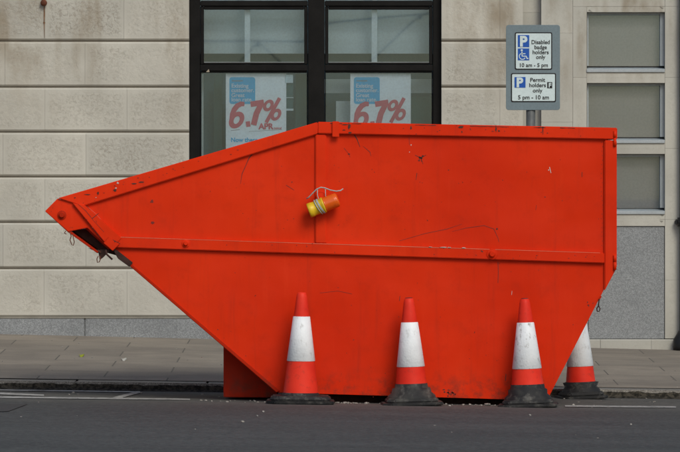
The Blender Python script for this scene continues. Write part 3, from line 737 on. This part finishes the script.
        for i in range(22):
            t = random.random(); X_ = 330 + 280 * t; b.blob(X_, 123.4 + 6 * t + random.uniform(-.5, 9), random.uniform(.2, .9), random.uniform(.2, .6), yy, random.choice((1, 3)), 7)
        for i in range(16):
            t = random.random(); b.blob(70 + 240 * t, 200.5 - 70.2 * t + random.uniform(-3, 3), random.uniform(.2, 1.0), random.uniform(.2, .5), yy, random.choice((1, 3)), 7)
        for (x0_, x1_) in ((470, 512), (352, 366), (560, 580), (415, 440), (330, 346)):
            n_ = int((x1_ - x0_) / 3); b.stroke([(x0_ + 3 * i, 122.9 + (x0_ + 3 * i - 318) * .02 + random.uniform(-.1, .3)) for i in range(n_)], [random.uniform(.2, .9) for i in range(n_)], yy, 1)
    b.build('top_rail', [M['red_rail'], M['scuff'], M['chip_white'], M['scuff_soft']], skip)
    # middle rail
    b = MB(); sprism(b, [(116, 236.4), (604, 252.6), (604, 263.2), (110, 247.4)], -.032, .0, far, .005)
    if not far:
        yy = -.0335
        for i in range(24):
            t = random.random(); b.blob(125 + 475 * t, 238 + 15.5 * t + random.uniform(-.5, 8), random.uniform(.2, .8), random.uniform(.2, .5), yy, random.choice((1, 3, 3)), 7)
        b.stroke([(481, 250.5), (483, 252)], 1, yy, 1)
        for (x_, y_, w_) in ((443, 247.4, 4), (449, 247.6, 2), (464, 248, 2.4), (430, 247.1, 2)): b.blob(x_, y_, w_, .55, yy, 2, 10)
        b.stroke([(120, 237.1), (240, 241.1), (360, 245.1), (600, 252.9)], [.5, .35, .6, .4], yy, 4)  # thin pale stroke paints a highlight along the rail's top edge
    b.build('middle_rail', [M['red_rail'], M['scuff'], M['chip_white'], M['scuff_soft'], M['pale_edge']], skip)
    # upright stiffener with cap, corner post, diagonal end band
    b = MB(); sprism(b, [(315.3, 134.6), (326.4, 134.8), (326.4, 243.4), (315.3, 243.1)], -.022, .0, far, .006); b.build('stiffener', M['red_rail'], skip)
    b = MB(); sprism(b, [(332.3, 121.4), (339.2, 121.5), (339.2, 137.2), (332.3, 137)], -.047, -.0315, far, .003); b.build('rail_bracket', M['red_rail'], skip)
    b = MB(); sprism(b, [(604.3, 140.2), (616.6, 140.4), (616.6, 267.5), (604.3, 291)], -.026, .03, far, .006); b.build('corner_post', M['red_rail'], skip)
    for yy_ in (138, 262):
        b = MB(); hx = px(614.6, 0)[0]; hy = ym(-.032, far)
        b.tube([(hx, hy, px(0, yy_ - 7)[1]), (hx, hy, px(0, yy_ - .5)[1]), (hx, hy, px(0, yy_ - .4)[1]), (hx, hy, px(0, yy_ + .4)[1]), (hx, hy, px(0, yy_ + .5)[1]), (hx, hy, px(0, yy_ + 8)[1])], [.0105, .0105, .007, .007, .0105, .0105], 10); b.build('hinge', M['red_rail'], skip)
    b = MB(); sprism(b, [(73, 203.2), (85, 205.2), (122, 238), (111.5, 249), (108, 246)], -.040, .004, far, .003)
    sprism(b, [(103.5, 243), (109, 236.6), (120.5, 243.5), (113, 251)], -.047, -.041, far, .003)
    if not far:
        b.stroke([(92, 218.6), (98.6, 213.4)], .6, -.0415, 1); b.stroke([(113, 240), (120, 243.6)], .5, -.0482, 1); b.blob(115, 241.5, .8, .7, -.0484, 1); b.stroke([(78, 204), (86, 211), (94, 221), (104, 232)], [.3, .6, .3, .3], -.0416, 3)
    b.build('end_band', [M['red_rail'], M['scuff'], M['chip_white'], M['scuff_soft']], skip)
    b = MB(); sprism(b, [(45, 211.2), (57.8, 198.4), (73.5, 202.5), (106, 245.5), (87.5, 227.8), (68, 231.6)], -.012, -.002, far, .003); gp = b.build('tip_plate', M['red_rail'], skip)
    # bolt at the tip
    b = MB(); bx_, bz_ = px(62, 215); Mx = Matrix.Translation((bx_, ym(-.012, far), bz_)) @ Matrix.Rotation(R(90 if not far else -90), 4, 'X')
    b.lathe([(0, 0), (.031, 0), (.031, .005), (.019, .006), (.019, .022), (.015, .026), (0, .026)], mat=Mx, n=12, sm=False); b.build('bolt', M['red_old'], skip)
    # lifting lug knobs on the middle rail
    for (qx, qy, rr_) in ((492, 254, .030), (186, 243.4, .022)):
        b = MB(); X_, Z_ = px(qx, qy); Mx = Matrix.Translation((X_, ym(-.031, far), Z_)) @ Matrix.Rotation(R(90 if not far else -90), 4, 'X')
        b.lathe([(0, 0), (rr_ * 1.25, 0), (rr_ * 1.2, .006), (rr_ * .7, .008), (rr_ * .66, .024), (rr_ * .5, .029), (0, .029)], mat=Mx, n=20, sm=False); b.build('knob', M['red_rail'], skip)
b = MB(); X_, Z_ = px(321, 196.5); Mx = Matrix.Translation((X_, -.021, Z_)) @ Matrix.Rotation(R(90), 4, 'X')
b.lathe([(0, 0), (.034, 0), (.034, .010), (.026, .013), (.024, .035), (.033, .037), (.031, .046), (0, .047)], mat=Mx, n=24, sm=False); b.build('lamp_peg', M['red_rail'], skip)
def across(name, pts, mat, y0=.008, y1=WID - .008, bev=.003):
    b = MB(); b.prismw([px(x, y, 0) for x, y in pts], y0, y1, bev); return b.build(name, mat, skip)
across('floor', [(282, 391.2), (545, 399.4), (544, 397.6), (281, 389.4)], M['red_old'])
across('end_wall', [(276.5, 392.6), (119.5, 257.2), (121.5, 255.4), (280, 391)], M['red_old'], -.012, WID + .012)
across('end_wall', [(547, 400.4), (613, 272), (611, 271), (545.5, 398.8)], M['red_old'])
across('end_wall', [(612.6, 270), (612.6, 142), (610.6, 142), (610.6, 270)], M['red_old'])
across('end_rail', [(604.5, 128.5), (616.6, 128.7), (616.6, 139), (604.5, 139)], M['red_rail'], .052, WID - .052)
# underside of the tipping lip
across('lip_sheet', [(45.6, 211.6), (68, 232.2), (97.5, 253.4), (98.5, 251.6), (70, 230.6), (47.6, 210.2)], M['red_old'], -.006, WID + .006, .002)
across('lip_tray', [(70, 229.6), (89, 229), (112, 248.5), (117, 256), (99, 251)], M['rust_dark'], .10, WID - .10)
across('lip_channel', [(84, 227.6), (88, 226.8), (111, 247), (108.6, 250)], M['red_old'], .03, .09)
b = MB(); sprism(b, [(98, 250.2), (104, 249.2), (110, 250.5), (103, 257.6), (99.6, 260)], .002, .03, False, .002); sprism(b, [(95, 249), (103, 252), (101, 253.8), (88, 248)], -.004, .01, False, .001); b.build('latch_plate', M['rust_dark'], skip)
b = MB(); sprism(b, [(112.4, 248.6), (117, 250), (133, 262.6), (129.6, 267), (118, 258.6)], -.018, .10, False, .003); b.build('tail_flap', M['rust_dark'], skip)
b = MB(); b.tube([(px(106, 0)[0], -.035, px(0, 250)[1]), (px(106.8, 0)[0], -.04, px(0, 254)[1]), (px(110, 0)[0], -.04, px(0, 257)[1]), (px(112.5, 0)[0], -.035, px(0, 259.4)[1])], .0065, 8); b.build('hook', M['rust_dark'], skip)
# dangling wires and pin
def dangle(name, pts, r, mat, y=-.03, n=6):
    b = MB()
    for k, p in enumerate(pts): b.tube([(px(x, 0)[0], y + .004 * (i % 2), px(0, z)[1]) for i, (x, z) in enumerate(p)], r, n)
    return b.build(name, mat, skip)
dangle('wire_loop', [[(70, 232), (71.4, 236), (70.2, 240), (72, 244.5), (73.4, 245.5), (74.6, 242), (73.6, 238), (73, 234)], [(66, 231), (64.6, 233), (66.6, 234)]], .0032, M['rust'])
dangle('wire_loop', [[(98.5, 256), (97, 259), (97.6, 262.4), (99.4, 262), (100.8, 258.8), (100, 256)], [(101, 252.5), (98, 250)]], .0032, M['rust'])
dangle('safety_pin', [[(599, 299), (598.6, 303), (598.2, 306)], [(598.2, 306), (596.6, 308.5), (597.2, 311.4), (598.9, 311.6), (599.9, 308.8), (598.6, 306)]], .0042, M['rust_dark'], -.02)
b = MB(); b.stroke([(601, 296), (599, 299.5)], 1.6, -.015, 0, 0); b.build('pin_tab', M['red_old'], skip)
# feet: tapering stand under the sloping end and two bearers below the floor
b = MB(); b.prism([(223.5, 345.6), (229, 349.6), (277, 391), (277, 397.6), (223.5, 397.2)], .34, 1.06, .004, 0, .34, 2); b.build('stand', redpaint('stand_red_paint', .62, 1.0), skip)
for y0 in (.20, 1.10):
    b = MB(); za = lambda xx, yy: road_z(xx, yy) - .004
    xa, xb = px(282, 0)[0], px(543, 0)[0]; zt0, zt1 = px(0, 391.6)[1], px(0, 399.5)[1]
    b.solid([(xa, y0, za(xa, y0)), (xb, y0, za(xb, y0)), (xb, y0, zt1 + .001), (xa, y0, zt0 + .001)], [(xa, y0 + .1, za(xa, y0)), (xb, y0 + .1, za(xb, y0)), (xb, y0 + .1, zt1 + .001), (xa, y0 + .1, zt0 + .001)])
    b.build('bearer', M['rust_dark'], skip)

# ------------------------------------------------------------ warning lamp tied to the skip
A = Vector((px(308.6, 0)[0], -.088, px(0, 210.8)[1])); B = Vector((px(338.6, 0)[0], -.088, px(0, 199.2)[1]))
ax_ = (B - A); Ln = ax_.length; q = ax_.to_track_quat('Z', 'Y'); ML = Matrix.Translation(A) @ q.to_matrix().to_4x4()
lamp = empty('warning_lamp', tuple((A + B) / 2)); tag(lamp, 'yellow and amber roadworks lamp tied with string to the skip side', 'warning lamp'); bpy.context.view_layer.update()
b = MB(); b.lathe([(0, 0), (.044, 0), (.0485, .004), (.0495, .012), (.049, .030), (.0465, .033), (.0465, .060), (.049, .063), (.050, .098), (.053, .101), (.053, .112), (0, .112)], mat=ML, n=36); b.build('battery_case', M['yellow'], lamp)
b = MB(); pr = [(0, .1125), (.050, .1125)]
for i in range(8): z_ = .118 + i * .0095; pr += [(.0500, z_), (.0475, z_ + .0047)]
pr += [(.0485, .197), (.046, .206), (.036, .2125), (0, .2135)]; b.lathe(pr, mat=ML, n=36); b.build('lens', M['amber'], lamp)
b = MB()
for z_ in (.070, .084, .090):
    b.tube([ML @ Vector((.052 * math.cos(t), .052 * math.sin(t), z_ + .012 * math.cos(t + 1))) for t in [2 * math.pi * k / 24 for k in range(25)]], .0035, 6)
pth = [(306.6, 198.6, -.06), (309, 197.2, -.075), (313.5, 192.4, -.085), (317, 189, -.09), (321, 187.4, -.092), (325, 188, -.092), (330, 190, -.085), (336, 191.2, -.075), (340.5, 190.6, -.065), (343, 188.8, -.05)]
b.tube([(px(x_, 0)[0], y_, px(0, z_)[1]) for x_, z_, y_ in pth], .0042, 7)
b.tube([(px(325.4, 0)[0], -.09, px(0, 188)[1]), (px(325.6, 0)[0], -.085, px(0, 196)[1]), (px(326, 0)[0], -.07, px(0, 200)[1])], .003, 6)
b.tube([(px(317.6, 0)[0], -.088, px(0, 189)[1]), (px(317.4, 0)[0], -.088, px(0, 195)[1]), (px(319, 0)[0], -.10, px(0, 200)[1])], .003, 6)
b.build('string', M['string'], lamp)

# ------------------------------------------------------------ traffic cones
def cone(loc, label, H, rb, levels, style, lean=(0, 0), rotz=0, dirty=False):
    """levels: heights (m) of red/base joint, white bottom, white top; rb body radius at the red/base joint"""
    root = empty('traffic_cone', (0, 0, 0)); tag(root, label, 'traffic cone', 'traffic cones standing round the skip')
    z0, z1, z2 = levels; rt = .0315
    def rad(z): return rb + (rt - rb) * (z - z0) / (H - z0)
    b = MB()
    if style == 'flat':
        def oct_(hw, z, c=.26): return [(sx * hw * fx, sy * hw * fy_, z) for sx, sy, fx, fy_ in ((1, -1, 1 - c, 1), (1, -1, 1, 1 - c), (1, 1, 1, 1 - c), (1, 1, 1 - c, 1), (-1, 1, 1 - c, 1), (-1, 1, 1, 1 - c), (-1, -1, 1, 1 - c), (-1, -1, 1 - c, 1))]
        b.solid(oct_(.222, .0), oct_(.226, .022), .006, 0, 2); b.solid(oct_(.205, .024), oct_(.192, .052), .009, 0, 2)
        b.lathe([(rb + .012, .05), (rb + .010, .062), (rb - .002, z0)], n=40)
    else:
        def oct_(hw, z, c=.28): return [(sx * hw * fx, sy * hw * fy_, z) for sx, sy, fx, fy_ in ((1, -1, 1 - c, 1), (1, -1, 1, 1 - c), (1, 1, 1, 1 - c), (1, 1, 1 - c, 1), (-1, 1, 1 - c, 1), (-1, 1, 1, 1 - c), (-1, -1, 1, 1 - c), (-1, -1, 1 - c, 1))]
        hw = style
        b.solid(oct_(hw, .0), oct_(hw * 1.0, .020), .006, 0, 2); b.solid(oct_(hw * .86, .021), oct_(hw * .83, .048), .008, 0, 2)
        b.lathe([(hw * .80, .046), (hw * .78, .062), (hw * .66, .082), (rb + .022, .112), (rb + .008, z0 - .028), (rb + .003, z0)], n=44)
    b.build('base', M['rubber'], root)
    b = MB(); pr = [(rb, z0 - .01), (rad(z1), z1)]
    pr += [(rad(z1), z1 + .001), (rad(z2), z2 - .001), (rad(z2), z2), (rad(H - .035), H - .035), (rad(H - .03), H - .030), (rt * .93, H - .006), (rt * .72, H), (rt * .5, H + .001), (rt * .45, H - .02), (0, H - .022)]
    b.lathe(pr, n=44); b.build('cone_body', M['cone_red'], root)
    b = MB(); b.lathe([(rad(z1) + .001, z1 - .003), (rad(z1) + .0042, z1), (rad(z2) + .0042, z2), (rad(z2) + .001, z2 + .003)], n=44); b.build('reflective_sleeve', M['sleeve_dirty' if dirty else 'sleeve'], root)
    if H > .7 and style != 'flat': 
        b = MB(); b.lathe([(rt * .74, H - .004), (rt * .78, H + .002), (rt * .5, H + .003), (rt * .44, H - .018)], n=24); b.build('tip_rim', M['rubber'], root)
    root.location = loc; root.rotation_euler = (lean[0], lean[1] , rotz)
    for ch in root.children: ch.matrix_parent_inverse = Matrix.Identity(4)
    return root
def cone_at(pxc, Y, *a, tilt=-.0147, **k):
    d = (CAMD + Y) / F; X_ = (pxc - 340) * d
    return cone((X_, Y, road_z(X_, Y) + .001), *a, **k)
cone_at(300.5, -.20, 'leftmost red and white traffic cone, its red reaching down to a flat base', .735, .117, (.072, .283, .573), 'flat', (0, R(.7)))
cone_at(411.8, -.17, 'black collared traffic cone with clean sleeve before the middle of the skip side', .708, .104, (.142, .256, .545), .202, (0, R(-1.6)), R(3))
cone_at(528.2, -.17, 'black collared traffic cone with stained white sleeve before the right end of the skip', .716, .108, (.148, .254, .555), .198, (0, R(-1.9)), R(-4), dirty=True)
c4 = cone_at(581.3, 1.56, 'traffic cone half hidden behind the skip near the granite wall', .715, .104, (.118, .228, .52), .170, (0, R(-2.2)), R(8))

# ------------------------------------------------------------ overhead cable across the street, seen mirrored in the upper panes
cab = empty('overhead_cable', (0, -42, 4.4)); tag(cab, 'thin black overhead cable reflected in the upper window panes', 'cable'); bpy.context.view_layer.update()
def mir(x, y): k = (CAMD + fy + .05 + 42 + fy + .05) / F; return ((x - 340) * k, -42, CAMH + (HZ - y) * k)
b = MB(); b.tube([mir(-200, 44), mir(205, 41), mir(258, 41), mir(303, 41.5), mir(318, 26), mir(332, 22.5), mir(375, 18), mir(430, 13.5), mir(900, 5)], .016, 8); b.build('cable', M['black_iron'], cab)
b = MB(); b.tube([mir(258, 41), mir(258, 47)], .03, 8); b.tube([mir(257, 43), mir(236, 66)], .013, 8); b.tube([mir(260, 43), mir(284, 66)], .013, 8); b.build('hanger', M['black_iron'], cab); b = MB(); b.tube([mir(420, 14), mir(420, 19)], .03, 8); b.tube([mir(420, 15), mir(380, 52), mir(366, 66)], .013, 8); b.build('hanger', M['black_iron'], cab)
